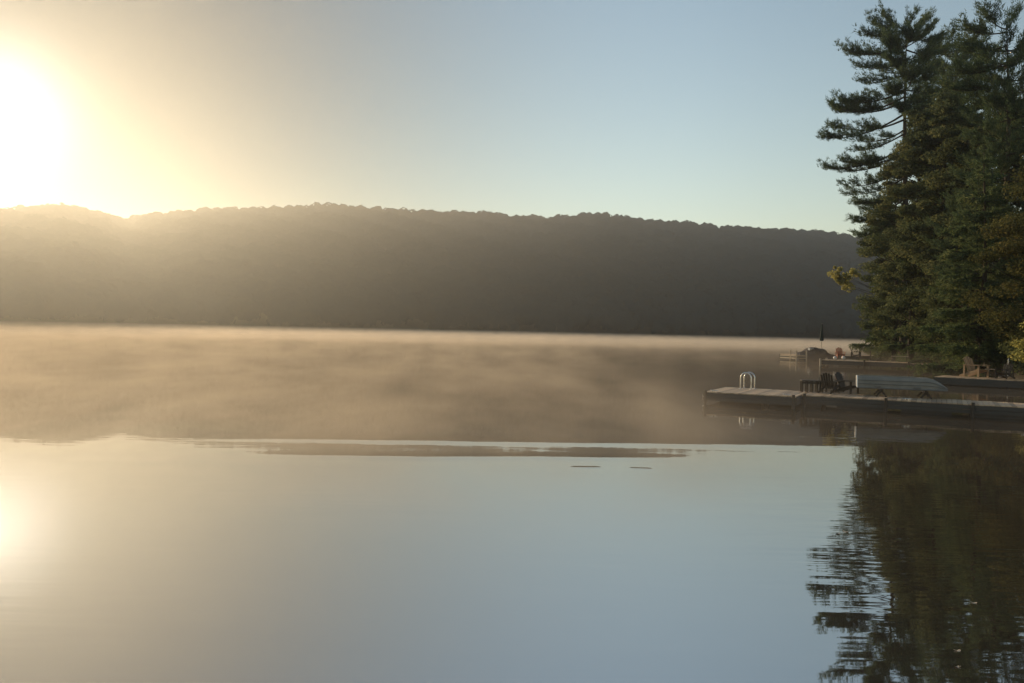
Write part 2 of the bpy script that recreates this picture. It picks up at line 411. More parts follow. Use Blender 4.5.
def conifer(name, bx, by, h, limbs, label, cat, group, mat, style, lean=(0, 0), extra=()):
    """limbs: list of (height, azimuth, length, droop); extra: (height, tip point)"""
    z0 = ground_z(bx, by) - .1
    root = empty(name, (bx, by, z0), 0, label, cat, group)
    tm = MB(); K = 12
    pts = [Vector((lean[0] * t + .12 * math.sin(t * 7 + bx), lean[1] * t + .1 * math.cos(t * 5 + by), h * t)) for t in np.linspace(0, 1, K)]
    r0 = h * .0125
    tm.tube(pts, [r0 * (1.25 if t == 0 else 1) * (1 - t) ** .85 + .02 for t in np.linspace(0, 1, K)], 9)
    def at(z):
        t = min(max(z / h, 0), .999) * (K - 1); a = int(t); return pts[a].lerp(pts[a + 1], t - a)
    cs, dsx = [], []
    allL = []
    for (z, a, ln, dr) in limbs:
        p0 = at(z); e = p0 + Vector((math.cos(a) * ln, math.sin(a) * ln, dr * ln)); allL.append((p0, e, 1.0))
    for (z, tip, dens) in extra:
        allL.append((at(z), Vector(tip) - Vector((bx, by, z0)), dens))
    for p0, e, dens in allL:
        ln = (e - p0).length
        if ln < .25: continue
        side = Vector((0, 0, 1)).cross((e - p0).normalized()).normalized()
        sag = style['sag'] * ln
        n = 7; lp = []
        wob = random.uniform(-.06, .06) * ln
        for t in np.linspace(0, 1, n):
            lp.append(p0.lerp(e, t) + Vector((0, 0, sag * math.sin(t * math.pi) - 0 * t)) + side * wob * math.sin(t * math.pi * 1.6))
        rb = max(.016, min(.11, .0125 * ln + .006 * math.sqrt(h)))
        tm.tube(lp, [rb * (1 - .82 * t) for t in np.linspace(0, 1, n)], 5, cap=False)
        nb = max(3, int(ln * style['sub'] * dens)); nodes = [random.uniform(.35, .6), random.uniform(.6, .8), random.uniform(.8, .95), 1.0] if ln > 4.5 else None
        for b in range(nb):
            t = style['bare'] + (1 - style['bare']) * ((b + random.random()) / nb)
            if nodes and random.random() < .6: t = random.choice(nodes) + random.gauss(0, .06)
            t = max(.12, min(t, 1.0))
            ii = min(int(t * (n - 1)), n - 2); q = lp[ii].lerp(lp[ii + 1], t * (n - 1) - ii)
            tang = (lp[ii + 1] - lp[ii]).normalized()
            sgn = random.choice((-1, 1)); ang = random.uniform(*style['ang'])
            dirv = (tang * math.cos(ang) + side * sgn * math.sin(ang) + Vector((0, 0, random.uniform(*style['rise'])))).normalized()
            bl = style['bl'] * random.uniform(.6, 1.25) * (1.1 - .45 * t) * min(1.0, .45 + ln / 4)
            if bl > .5: tm.tube([q, q + dirv * bl * .9], [.014, .006], 3, cap=False)
            nt_ = max(3, int(bl * style['tpm']))
            for k in range(nt_):
                s = (k + .6) / nt_
                off = Vector((random.gauss(0, style['fuzz']), random.gauss(0, style['fuzz']), random.gauss(0, style['fuzz'] * .5) + style['arch'] * bl * s * s))
                c = q + dirv * bl * s + off
                cs.append(c); d = dirv + Vector((0, 0, style['up'])); dsx.append(d.normalized())
    tm.build('trunk', M_bark, root)
    v, f = tufts(np.array(cs), np.array(dsx), style['n'], style['len'], style['w'], style['spread'])
    from_np('crown', v, f, mat, root)
    return root

PINE = dict(sag=-.09, sub=3.4, bare=.26, rise=(.0, .7), ang=(.08, .85), bl=1.75, tpm=7, fuzz=.13, arch=.22, up=.5, n=12, len=.30, w=.05, spread=.5)
HEML = dict(sag=-.03, sub=4.2, bare=.12, rise=(-.22, .06), ang=(.25, 1.15), bl=1.25, tpm=9, fuzz=.11, arch=-.18, up=-.15, n=9, len=.24, w=.07, spread=.6)

def whorls(h, lo, hi, step, per, prof, drfun, gap=None, jit=.35):
    out = []; z = h * lo; a0 = random.random() * 6.28
    while z < h * hi:
        t = (z / h - lo) / (hi - lo)
        for k in range(per):
            a = a0 + k * 6.283 / per + random.uniform(-jit, jit)
            ln = prof(t) * random.uniform(.65, 1.15)
            if gap and random.random() < gap: continue
            out.append((z + random.uniform(-.3, .3) * step, a, ln, drfun(t) + random.uniform(-.1, .1)))
        z += step * random.uniform(.8, 1.25); a0 += 2.4
    return out

# tall white pine whose limbs reach out over the water
DA = 76.0
pb = far(905, 300, DA)
topz = far(897, 29, DA).z
hA = topz - ground_z(pb.x, pb.y)
ex = []
for (ty, x, y, dd, dens) in ((22, 872, 22, .5, 1.5), (30, 868, 33, -.8, 1.4), (44, 848, 50, -1, 1.2), (60, 858, 66, 1.2, 1.0), (72, 862, 82, .6, 1.1), (88, 848, 100, -1.5, 1.5), (95, 838, 112, 1.0, 1.5), (100, 838, 109, -.4, 1.3),
                       (112, 829, 137, -.6, 1.15), (118, 838, 128, 1.8, .9), (146, 830, 167, 0.2, .95), (150, 843, 172, 1.6, .9), (152, 846, 161, -1.4, 1.0), (132, 857, 150, 1.4, .9), (128, 862, 140, -1.6, .8), (165, 848, 186, -1, .8), (176, 852, 194, 1.2, .8), (188, 856, 203, -.3, .9), (196, 858, 222, .9, 1.0), (206, 862, 236, -1.2, 1.0),
                       (20, 925, 20, 0.5, 1.6), (34, 938, 40, -.8, 1.5), (48, 944, 52, .6, 1.2), (16, 912, 16, -.5, 1.6), (14, 884, 15, .4, 1.6)):
    tp = far(x, y, DA + dd); ex.append((far(902, ty, DA).z - ground_z(pb.x, pb.y), tp, dens))
for (ty, x, y, dd, dens) in ((60, 927, 56, -2, 2), (70, 932, 69, 1, 2), (80, 926, 78, -2, 2), (95, 930, 95, 1, 2), (105, 924, 103, -1.5, 2), (66, 894, 60, -3, 2), (90, 889, 88, -3, 2), (40, 912, 34, -3, 2), (50, 884, 44, -2.5, 2), (76, 910, 74, -3.2, 2), (110, 905, 108, -3.4, 2)):
    ex.append((far(902, ty, DA).z - ground_z(pb.x, pb.y), far(x, y, DA + dd), dens))
lim = whorls(hA, .34, .97, 1.15, 5, lambda t: 4.4 - 1.9 * t, lambda t: .0 + .42 * t * t, gap=.12)
# keep the gaps of sky on the lake side: drop random limbs that point left
lim = [q for q in lim if not (math.cos(q[1]) < -.3 and q[2] > 1.4 and .5 * hA < q[0] < .86 * hA)]
conifer('pine_tree', pb.x, pb.y, hA, lim, 'tall ragged pine with long bare limbs reaching left over the water', 'tree', 'trees on the right bank', M_pine, PINE, (-.6, 0), ex)
# second tall pine at the frame's edge
DB = 56.0
pb2 = far(1004, 320, DB); hB = far(996, 27, DB).z - ground_z(pb2.x, pb2.y)
ex = []
for (ty, x, y, dd, dens) in ((30, 968, 28, 0, 1.5), (44, 964, 50, .8, 1.4), (26, 985, 14, -.5, 1.6), (60, 956, 72, -.6, 1.3), (22, 1015, 14, .4, 1.6), (80, 950, 88, .5, 1.3)):
    ex.append((far(1000, ty, DB).z - ground_z(pb2.x, pb2.y), far(x, y, DB + dd), dens))
conifer('pine_tree', pb2.x, pb2.y, hB, whorls(hB, .25, .97, .95, 6, lambda t: 3.9 - 2.0 * t, lambda t: .0 + .42 * t * t, gap=.06), 'tall dense pine with a dark tufted top, right of the ragged one', 'tree', 'trees on the right bank', M_pine, PINE, (-.4, 0), ex)

DC = 84.0
pb3 = far(948, 300, DC); hC = far(946, 40, DC).z - ground_z(pb3.x, pb3.y)
conifer('pine_tree', pb3.x, pb3.y, hC, whorls(hC, .3, .98, 1.0, 6, lambda t: 4.4 - 1.6 * t, lambda t: .0 + .42 * t * t, gap=.05), 'dark pine with a rounded top, between the two taller pines', 'tree', 'trees on the right bank', M_pine, PINE)
def broadleaf(name, bx, by, h, rx, label, mat, group, n_clump=70, leaves=330, leaf=.2, lo=.12, cat='tree', clump_r=.95, lean=(0, 0), squash=1.0, extra=()):
    z0 = ground_z(bx, by) - .1
    root = empty(name, (bx, by, z0), 0, label, cat, group)
    tm = MB(); r0 = h * .0115
    K = 9; pts = [Vector((lean[0] * t * t + .15 * math.sin(t * 5 + bx), lean[1] * t * t + .12 * math.cos(t * 4 + by), h * .93 * t)) for t in np.linspace(0, 1, K)]
    tm.tube(pts, [r0 * (1 - t) ** .8 + .02 for t in np.linspace(0, 1, K)], 8)
    cc = []; rr = []
    for k in range(n_clump):
        t = random.random() ** .85
        zc = h * (lo + (1 - lo) * t)
        prof = math.sin(math.pi * min(1, .16 + .84 * (t ** .9))) ** .6 if t < .97 else .2
        a = random.random() * 6.283; q = math.sqrt(random.uniform(.12, 1.0)) * rx * prof * random.uniform(.75, 1.12)
        ti = min(int(t * (K - 1)), K - 2)
        c = Vector((pts[ti].x + math.cos(a) * q, pts[ti].y + math.sin(a) * q, zc)); cc.append(c); rr.append(clump_r * random.uniform(.6, 1.25))
        zt = max(.15 * h, zc - q * random.uniform(.35, .8)); tb = min(zt / (h * .93), .98) * (K - 1); ti = min(int(tb), K - 2); s = pts[ti].lerp(pts[ti + 1], tb - ti)
        mid = s.lerp(c, .55) + Vector((0, 0, -.08 * q))
        rb = max(.012, .012 * q + .01)
        tm.tube([s, mid, c], [rb, rb * .6, .008], 4, cap=False)
    for (tip, r_) in extra:
        c = Vector(tip) - Vector((bx, by, z0)); zt = max(1.0, c.z - 1.2); tb = min(zt / (h * .93), .95) * (K - 1); ti = min(int(tb), K - 2); s = pts[ti].lerp(pts[ti + 1], tb - ti)
        tm.tube([s, s.lerp(c, .5) + Vector((0, 0, .25)), c], [.06, .035, .01], 5, cap=False)
        for m in range(6):
            cc.append(c + Vector((random.gauss(0, r_ * .42), random.gauss(0, r_ * .4), random.gauss(0, r_ * .42)))); rr.append(r_ * random.uniform(.22, .48))
    tm.build('trunk', M_bark, root)
    cc = np.array(cc); rr = np.array(rr)
    m = len(cc); u = rng.normal(size=(m, leaves, 3)); u /= np.linalg.norm(u, axis=2, keepdims=True)
    rad = rng.uniform(0, 1, (m, leaves, 1)) ** .45
    cen = cc[:, None, :] + u * rad * rr[:, None, None] * np.array([1.1, 1.1, .5 * squash])
    nr = u * .4 + rng.normal(size=u.shape) * .5 + np.array([0, 0, .6])
    v, f = quads(cen.reshape(-1, 3), nr.reshape(-1, 3), leaf * rng.uniform(.6, 1.3, m * leaves), .62)
    from_np('crown', v, f, mat, root)
    return root

G = 'trees on the right bank'
def place(px, D): p = far(px, 340, D); return p.x, p.y
def hgt(px, y, D):
    x, yy = place(px, D); return far(px, y, D).z - ground_z(x, yy)
# hemlocks: layered dark conifers filling the middle
def hemlock(px, ty, D, rx, label):
    x, y = place(px, D); h = hgt(px, ty, D)
    conifer('hemlock_tree', x, y, h, whorls(h, .05, .97, .62, 5, lambda t: rx * (1 - t) ** .8 + .3, lambda t: -.12 + .2 * t, gap=.05), label, 'tree', G, M_hem, HEML)
hemlock(948, 66, 68, 4.3, 'dark layered hemlock filling the gap between the two tall pines')
hemlock(902, 176, 84, 4.8, 'shorter dark hemlock at the left edge of the trees, under the ragged pine')
hemlock(980, 150, 50, 3.4, 'dark drooping hemlock behind the brown deck chair')
x, y = place(912, 70)
broadleaf('birch_tree', x, y, hgt(912, 106, 70), 3.9, 'yellow-green leafy tree in front of the ragged pine trunk', M_leafg, G, 120, 330, .23, .22)
x, y = place(883, 92)
broadleaf('leafy_tree', x, y, hgt(883, 222, 92), 3.6, 'low green tree at the far left end of the bank, one lit spray sticking out', M_leafg, G, 70, 320, .22, .06)
x, y = place(1040, 44)
broadleaf('maple_tree', x, y, hgt(1040, 150, 44), 3.1, 'maple with yellow and orange leaves at the right edge of the photo', M_leafo, G, 80, 330, .15, .16)
x, y = place(965, 60)
broadleaf('leafy_tree', x, y, hgt(965, 205, 60), 3.0, 'rounded green tree low in the middle of the bank', M_leafg, G, 64, 320, .18, .05)
x, y = place(1022, 60)
broadleaf('leafy_tree', x, y, hgt(1022, 96, 60), 4.0, 'big green tree behind the maple', M_leafg, G, 90, 330, .19, .1)
x, y = place(925, 80)
broadleaf('leafy_tree', x, y, hgt(925, 215, 80), 3.4, 'green tree with a low crown beneath the layered hemlock', M_leafg, G, 70, 320, .2, .05)
x, y = place(1090, 48)
broadleaf('leafy_tree', x, y, hgt(1090, 60, 48), 3.8, 'green tree standing beyond the maple towards the shore path', M_leafg, G, 80, 320, .18, .1)
x, y = place(938, 66)
broadleaf('leafy_tree', x, y, hgt(938, 92, 66), 4.2, 'tall green tree between the ragged pine and the dense one', M_leafg, G, 120, 330, .22, .12)
x, y = place(982, 63)
broadleaf('leafy_tree', x, y, hgt(982, 92, 63), 4.2, 'broad green tree directly left of the maple, below the dense pine top', M_leafb, G, 120, 330, .22, .08)
x, y = place(893, 78)
broadleaf('leafy_tree', x, y, hgt(893, 166, 78), 3.6, 'olive green tree at the left edge of the trees beneath the long bare limbs', M_leafg, G, 110, 330, .22, .05)
x, y = place(960, 90)
broadleaf('leafy_tree', x, y, hgt(960, 120, 90), 6.5, 'wide dark green tree deep behind the hemlocks', M_leafb, G, 130, 330, .3, .05, clump_r=1.4)
hemlock(1075, 20, 60, 4.2, 'dark hemlock rising behind the maple')
hemlock(1140, 40, 46, 4.0, 'dark hemlock farthest right along the bank')
# the small sunlit spray of leaves: a leaning sapling
p = far(846, 277, 98.0); bx = float(shore_x(98)) + .9; by = 98.0
sap = broadleaf('sapling', bx, by, 6.4, .9, 'slender leaning sapling with a bright yellow-green tuft over the far water', M_leafy, G, 6, 130, .24, .75, clump_r=.45, lean=(-1.0, 0), squash=1.7, extra=((p, 1.6), (far(839, 281, 97.6), .8), (far(851, 271, 98.2), .9), (far(846, 286, 97.8), .8), (far(839, 272, 97.8), .8)))
# bank shrubs
GS = 'shrubs along the bank'
for k, (px, ty, D, rx, mt_, lb) in enumerate(((868, 318, 100, 2.3, M_leafb, 'reddish brown shrub at the far end of the bank'), (893, 322, 92, 2.6, M_leafb, 'brown bush by the far dock landing'),
        (918, 326, 80, 2.2, M_leafg, 'low green bush behind the far dock'), (945, 318, 66, 2.3, M_leafb, 'olive brown bush where the long dock meets the bank'),
        (985, 325, 50, 1.8, M_leafg, 'green shrub behind the brown deck chair'), (1013, 318, 45, 1.6, M_leafg, 'dark green shrub by the white pole'), (1045, 310, 40, 1.8, M_leafy, 'yellow leaved shrub hanging in at the right edge'))):
    x, y = place(px, D); x = max(x, float(shore_x(y)) + 1.2)
    broadleaf('shrub', x, y, hgt(px, ty, D), rx, lb, mt_, GS, 30, 260, .17, .05, cat='shrub', clump_r=.75)

# ------------------------------------------------------------------ docks
def dock_frame(p, q):
    """local frame: origin p, x along p->q"""
    d = Vector((q.x - p.x, q.y - p.y, 0)); return math.atan2(d.y, d.x)
def planks(mb, x0, x1, y0, y1, z, w=.14, gap=.012, th=.035):
    n = int((x1 - x0) / w); w = (x1 - x0) / n
    for k in range(n):
        mb.box((x0 + (k + .5) * w, (y0 + y1) / 2 + random.uniform(-.006, .006), z - th / 2 + random.uniform(-.004, .004)), (w - gap, y1 - y0, th))
def planks_along(mb, x0, x1, y0, y1, z, w=.14, gap=.012, th=.035):
    n = int((y1 - y0) / w); w = (y1 - y0) / n
    for k in range(n):
        mb.box(((x0 + x1) / 2 + random.uniform(-.006, .006), y0 + (k + .5) * w, z - th / 2 + random.uniform(-.004, .004)), (x1 - x0, w - gap, th))
def skirt(mb, x0, x1, y0, y1, z0, z1, th=.045, sides='fblr'):
    zc, hz_ = (z0 + z1) / 2, z1 - z0
    half = (hz_ - .012) / 2
    for zz in (z0 + half / 2, z1 - half / 2):
        if 'f' in sides: mb.box(((x0 + x1) / 2, y0 - th / 2 - .004, zz), (x1 - x0 + 2 * th, th, half))
        if 'b' in sides: mb.box(((x0 + x1) / 2, y1 + th / 2 + .004, zz), (x1 - x0 + 2 * th, th, half))
        if 'l' in sides: mb.box((x0 - th / 2 - .004, (y0 + y1) / 2, zz), (th, y1 - y0 - .01, half))
        if 'r' in sides: mb.box((x1 + th / 2 + .004, (y0 + y1) / 2, zz), (th, y1 - y0 - .01, half))

DZ = .40
# front dock: swim platform, then a walkway running to the right bank
A = on(704, 391, DZ); B = on(795, 396, DZ)
rz1 = dock_frame(A, B); lp = math.hypot(B.x - A.x, B.y - A.y)
d1 = empty('wooden_dock', (A.x, A.y, 0), rz1, 'low grey wooden dock nearest us, with a wide swim platform at its left end', 'dock', 'docks along the right shore')
WX = 13.5
mb = MB(); planks(mb, 0, lp, 0, 3.0, DZ); planks(mb, lp + .06, WX, .95, 2.75, DZ - .005); mb.build('deck', M_deck, d1)
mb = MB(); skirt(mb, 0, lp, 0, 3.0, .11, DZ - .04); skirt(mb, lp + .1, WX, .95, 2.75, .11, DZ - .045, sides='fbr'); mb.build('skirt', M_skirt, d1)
mb = MB()
for k in range(7): mb.tube([(.3 + k * 1.9, 1.2, .08), (1.7 + k * 1.9, 1.2, .08)], .22, 12); mb.tube([(.3 + k * 1.9, 2.3, .08), (1.7 + k * 1.9, 2.3, .08)], .22, 12)
mb.build('float', M_float, d1)
m4 = Matrix.Translation((A.x, A.y, 0)) @ Matrix.Rotation(rz1, 4, 'Z')
inv1 = m4.inverted()
lc = inv1 @ on(747, 388.2, DZ)
ld = empty('swim_ladder'); ld.parent = d1
for s_ in (-1, 1):
    x0, yy = lc.x + s_ * .02, lc.y + s_ * .2
    pts = [(x0 - .19, yy, DZ), (x0 - .19, yy, DZ + .38)] + [(x0 - .19 * math.cos(a), yy, DZ + .38 + .21 * math.sin(a)) for a in np.linspace(.25, math.pi - .25, 8)] + [(x0 + .19, yy, DZ + .38), (x0 + .19, yy, DZ)]
    h_ = MB(); h_.tube(pts, .026, 8); hr = h_.build('handrail', M_steel, ld)
    for q_ in (-.19, .19):
        f_ = MB(); f_.lathe([(.001, .02), (.05, .018), (.055, 0)], 10, (x0 + q_, yy, DZ)); f_.build('foot_plate', M_steel, hr)
for cx, cy_ in ((.3, .12), (lp - .3, .12), (lp + 3.2, 1.07), (lp + 6.4, 1.07)):
    b = MB(); b.box((cx - .05, cy_, DZ + .02), (.03, .03, .05)); b.box((cx + .05, cy_, DZ + .02), (.03, .03, .05)); b.tube([(cx - .14, cy_, DZ + .055), (cx - .07, cy_, DZ + .045), (cx + .07, cy_, DZ + .045), (cx + .14, cy_, DZ + .055)], [.008, .014, .014, .008], 8); b.build('cleat', M_steel, d1)
for cx in (.05, lp - .05, lp + .15, lp + 2.6, lp + 5.0, lp + 7.4):
    y_ = -.075 if cx <= lp else .875
    b = MB(); b.tube([(cx, y_, -.9), (cx, y_, DZ + .05)], .05, 10); b.build('post', M_darkwood, d1)
bm = MB(); bm.tube([(-.075, .25, .30), (-.075, .25, .10)], [.05, .05], 10); bm.build('bumper', M_white, d1)

def loc1(px, py, z=DZ): return on(px, py, z)

# ------------------------------------------------------------------ deck chairs
def chair(wm, label, loc, rz, group='deck chairs on the docks', scale=1.0, arm_mat=None, slats=5):
    """slanted wooden lawn chair facing local -Y"""
    t = empty('deck_chair', loc, rz, label, 'chair', group); t.scale = (scale,) * 3
    am = arm_mat or wm
    b = MB()
    for k in range(6):
        y = -.34 + k * .095; b.bar((-.27, y, .375 - .022 * k), (.27, y, .375 - .022 * k), .08, .02)
    b.build('seat', wm, t)
    b = MB(); n = slats; w = .56 / n
    for k in range(n):
        x = -.28 + w * (k + .5); hh_ = .98 - .10 * abs(k - (n - 1) / 2) ** 1.5 / ((n - 1) / 2) ** 1.5
        lo = Vector((x * .88, .16, .22)); hi = Vector((x * 1.08, .16 + (hh_ - .22) * .42, hh_)); b.bar(lo, hi, w - .022, .02, (0, 1, .3))
    b.bar((-.29, .33, .56), (.29, .33, .56), .03, .08); b.bar((-.27, .22, .3), (.27, .22, .3), .03, .08)
    b.build('backrest', wm, t)
    for s in (-1, 1):
        b = MB(); b.box((s * .35, -.06, .575), (.13, .80, .024)); b.build('armrest', am, t)
        b = MB(); b.box((s * .315, -.38, .28), (.035, .10, .56)); b.build('leg', am, t)
        b = MB(); b.bar((s * .285, -.38, .36), (s * .285, .62, .03), .03, .11); b.build('side_rail', wm, t)
        b = MB(); b.box((s * .33, .34, .29), (.03, .08, .54)); b.build('leg', wm, t)
    return t

# near dock furniture
pt = loc1(811, 391.5)
tb = empty('slatted_bench', pt, rz1 + R(18), 'dark low slatted bench on the near dock, left of the chairs', 'bench')
b = MB()
for k in range(4): b.box((0, -.15 + k * .10, .40), (.74, .085, .03))
b.build('seat', M_darkwood, tb)
for s in (-1, -.5, 0, .5, 1):
    for q_ in (-.13, .13): b = MB(); b.box((s * .34, q_, .19), (.055, .03, .38)); b.build('leg', M_darkwood, tb)
b = MB(); b.box((0, -.155, .33), (.74, .02, .07)); b.build('apron', M_darkwood, tb)
chair(M_darkwood, 'dark wooden deck chair with its slatted back to us beside the low bench', loc1(829, 392.5), rz1 + R(165), scale=.73)
chair(M_darkwood, 'dark wooden deck chair turned sideways between its twin and the upturned boat', loc1(846, 392.8), rz1 + R(66), scale=.75)

# upturned rowboat on low trestles
bo = loc1(900, 396)
BL, BWd = 2.7, 1.1
rb = empty('rowboat', (bo.x, bo.y, DZ + .28), rz1 + R(7), 'grey flat-bottomed rowboat lying upside down on the near dock', 'boat')
prof = []   # x, half width gunwale, half width bottom, height of bottom above gunwale
for t in np.linspace(0, 1, 15):
    x = -BL / 2 + BL * t
    hw = BWd / 2 * (1 if t < .55 else 1 - .42 * ((t - .55) / .45) ** 1.8)
    hb = hw * .66; hz_ = .37 * (1 if t < .8 else 1 - .8 * ((t - .8) / .2) ** 1.5)
    prof.append((x, hw, hb, max(.07, hz_)))
def hullshape(shr):
    vs = []
    for x, hw, hb, hz_ in prof:
        hw -= shr; hb -= shr; hz_ -= shr
        for (yy, zz) in ((-hw, 0), (-(hw * .55 + hb * .45), hz_ * .55), (-hb, hz_ * .93), (-hb * .85, hz_), (-hb * .3, hz_ + .012), (hb * .3, hz_ + .012), (hb * .85, hz_), (hb, hz_ * .93), (hw * .55 + hb * .45, hz_ * .55), (hw, 0)):
            vs.append((x, yy, zz))
    return vs
b = MB(); fs = []; n = 10
for i_ in range(14):
    for k in range(n - 1): fs.append((i_ * n + k, (i_ + 1) * n + k, (i_ + 1) * n + k + 1, i_ * n + k + 1))
b.add(hullshape(0), fs, True); b.add(hullshape(.012), [f_[::-1] for f_ in fs], True)
b.add([hullshape(0)[14 * n + k] for k in range(n)], [tuple(range(n))])
b.build('hull', M_hull, rb)
b = MB(); b.add([hullshape(.004)[k] for k in range(n)], [tuple(range(n))[::-1]])
vs = [(x - .03, y, z) for x, y, z in hullshape(.0)[:n]]; b.add(vs, [tuple(range(n))])
b.add(vs + [hullshape(0)[k] for k in range(n)], [(k, k + 1, n + k + 1, n + k) for k in range(n - 1)])
b.build('transom', M_white, rb)
for s in (-1, 1):
    b = MB(); b.tube([(x, s * (hw + .012), .0) for x, hw, hb, hz_ in prof], .024, 8); b.build('gunwale', M_hullin, rb)
b = MB()
for yy in (-.2, 0, .2): b.bar((-BL / 2 + .05, yy, .392), (BL * .16, yy, .392), .03, .022)
b.build('keel_strip', M_hull, rb)
for zf in (.36, .68):
    for s_ in (-1, 1):
        b = MB(); b.tube([(x, s_ * (hw * (1 - zf * .62) + hb * zf * .62 + .006), hz_ * zf) for x, hw, hb, hz_ in prof], .011, 6); b.build('strake', M_hullin, rb)
for xx in (-.75, .45):
    b = MB(); b.box((xx, 0, .06), (.22, 1.14, .03)); b.build('thwart', M_hullin, rb)
for xx, lb in ((-.62, 'dark low trestle under the stern half of the upturned boat'), (.72, 'dark low trestle under the bow half of the upturned boat')):
    tl = empty('trestle', rb.matrix_basis @ Vector((xx, 0, -.28)), rb.rotation_euler.z, lb, 'trestle', 'trestles under the boat')
    b = MB(); b.box((0, 0, .215), (.09, 1.1, .09)); b.build('beam', M_darkwood, tl)
    for s in (-1, 1):
        for q_ in (-.16, .16): b = MB(); b.bar((0, s * .45, .20), (q_, s * .5, 0), .06, .05); b.build('leg', M_darkwood, tl)

# second dock, behind and right
A2 = on(934, 376, .42); B2 = on(1024, 380.3, .42); rz2 = dock_frame(A2, B2)
d2 = empty('wooden_dock', (A2.x, A2.y, 0), rz2, 'dark wooden dock with the brown chair, behind the near dock at the right edge', 'dock', 'docks along the right shore')
mb = MB(); planks(mb, 0, 9.5, 0, 2.2, .42); mb.build('deck', M_deck, d2)
mb = MB(); skirt(mb, 0, 9.5, 0, 2.2, .04, .38); mb.build('skirt', M_skirt, d2)
for x in (.4, 3, 6, 9):
    for y in (.3, 1.9): mb = MB(); mb.tube([(x, y, -.8), (x, y, .37)], .08, 10); mb.build('post', M_float, d2)
chair(M_brown, 'brown wooden deck chair with sunlit edges on the right dock', on(975, 376.8, .42), rz2 + R(62), scale=1.12)
chair(M_darkwood, 'dark deck chair close to the white pole on the right dock', on(1004, 378.2, .42), rz2 + R(-20), scale=.85)
pt = on(990, 376.6, .42); lt = empty('side_table', pt, rz2, 'small low table with a pale top between the two chairs on the right dock', 'table')
b = MB()
for k in range(4): b.box((0, -.17 + k * .115, .42), (.5, .10, .025))
b.build('tabletop', M_palewood, lt)
for sx in (-1, 1):
    for sy in (-1, 1): b = MB(); b.box((sx * .2, sy * .15, .2), (.04, .04, .4)); b.build('leg', M_darkwood, lt)
pt = on(1007.5, 376, .42)
po = empty('mooring_pole', (pt.x, pt.y, .42), 0, 'thin white pole standing on the right dock', 'pole')
b = MB(); b.tube([(0, 0, 0), (0, 0, .98)], .024, 8); b.build('shaft', M_white, po)
b = MB(); b.lathe([(0.001, .04), (.09, .035), (.10, 0)], 12); b.build('base', M_black, po)

# long dock farther out
Z3 = .52
A3 = on(822, 359.4, Z3); B3 = on(906, 362.4, Z3); rz3 = dock_frame(A3, B3); l3 = (B3 - A3).length
d3 = empty('wooden_dock', (A3.x, A3.y, 0), rz3, 'long narrow dock in the middle distance with the red chair', 'dock', 'docks along the right shore')
mb = MB(); planks(mb, 0, l3, 0, 2.4, Z3, .16); planks(mb, l3 + .03, l3 + 5.5, .5, 1.9, Z3 - .06, .16); mb.build('deck', M_deck, d3)
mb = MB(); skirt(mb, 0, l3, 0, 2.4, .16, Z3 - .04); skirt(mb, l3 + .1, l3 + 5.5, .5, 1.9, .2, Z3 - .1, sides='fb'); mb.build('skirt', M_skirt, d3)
mb = MB()
for k in range(3): mb.box((-.10, .1 + 1.0 * 1, .12 + k * .17), (.06, 2.3, .14))
mb.build('end_board', M_palewood, d3)
for (x, y) in ((-.16, -.06), (-.16, 2.4), (3.2, -.1), (6.4, -.1)):
    mb = MB(); mb.tube([(x, y, -.9), (x, y, Z3 + .12)], .075, 10); mb.build('post', M_palewood if x < 0 else M_darkwood, d3)
chair(M_redwood, 'orange red wooden deck chair on the long middle dock', on(839.5, 357.6, Z3), rz3 + R(25), scale=1.0)
chair(M_darkwood, 'dark deck chair seen from the side on the long middle dock', on(855, 357.8, Z3), rz3 + R(95), scale=1.02)
for px, lb in ((834.5, 'small white ball left of the red chair'), (843, 'small white ball right of the red chair')):
    p = on(px, 359.1, Z3); o = empty('dock_ball', (p.x, p.y, Z3), 0, lb, 'ball', 'white balls on the middle dock')
    b = MB(); b.lathe([(.001, 0), (.09, .02), (.14, .09), (.15, .15), (.14, .21), (.09, .28), (.03, .30)], 14); b.build('body', M_white, o)
    b = MB(); b.lathe([(.03, .30), (.035, .34), (.001, .35)], 10); b.build('neck', M_black, o)
pA = on(899, 361, Z3)
bn = empty('plank_bench', pA, rz3 + R(8), 'small pale bench at the landward end of the long middle dock', 'bench')
b = MB(); b.box((0, 0, .42), (1.3, .32, .05)); b.build('seat', M_palewood, bn)
for s in (-1, 1): b = MB(); b.box((s * .5, 0, .2), (.06, .28, .4)); b.build('leg', M_darkwood, bn)

# dock behind, with the gangway
Z4 = .62
A4 = on(856, 355.6, Z4); B4 = on(902, 354.3, Z4); rz4 = dock_frame(A4, B4)
d4 = empty('wooden_dock', (A4.x, A4.y, 0), rz4, 'thin dark dock farthest along the bank, behind the long one', 'dock', 'docks along the right shore')
mb = MB(); planks(mb, 0, 13, 0, 1.6, Z4, .16); mb.build('deck', M_deck, d4)
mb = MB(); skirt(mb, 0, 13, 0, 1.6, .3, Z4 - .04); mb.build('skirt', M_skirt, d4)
for x in (.4, 4.0, 7.6, 11.2):
    mb = MB(); mb.tube([(x, -.12, -.9), (x, -.12, Z4 + .5)], .06, 8); mb.build('post', M_darkwood, d4)

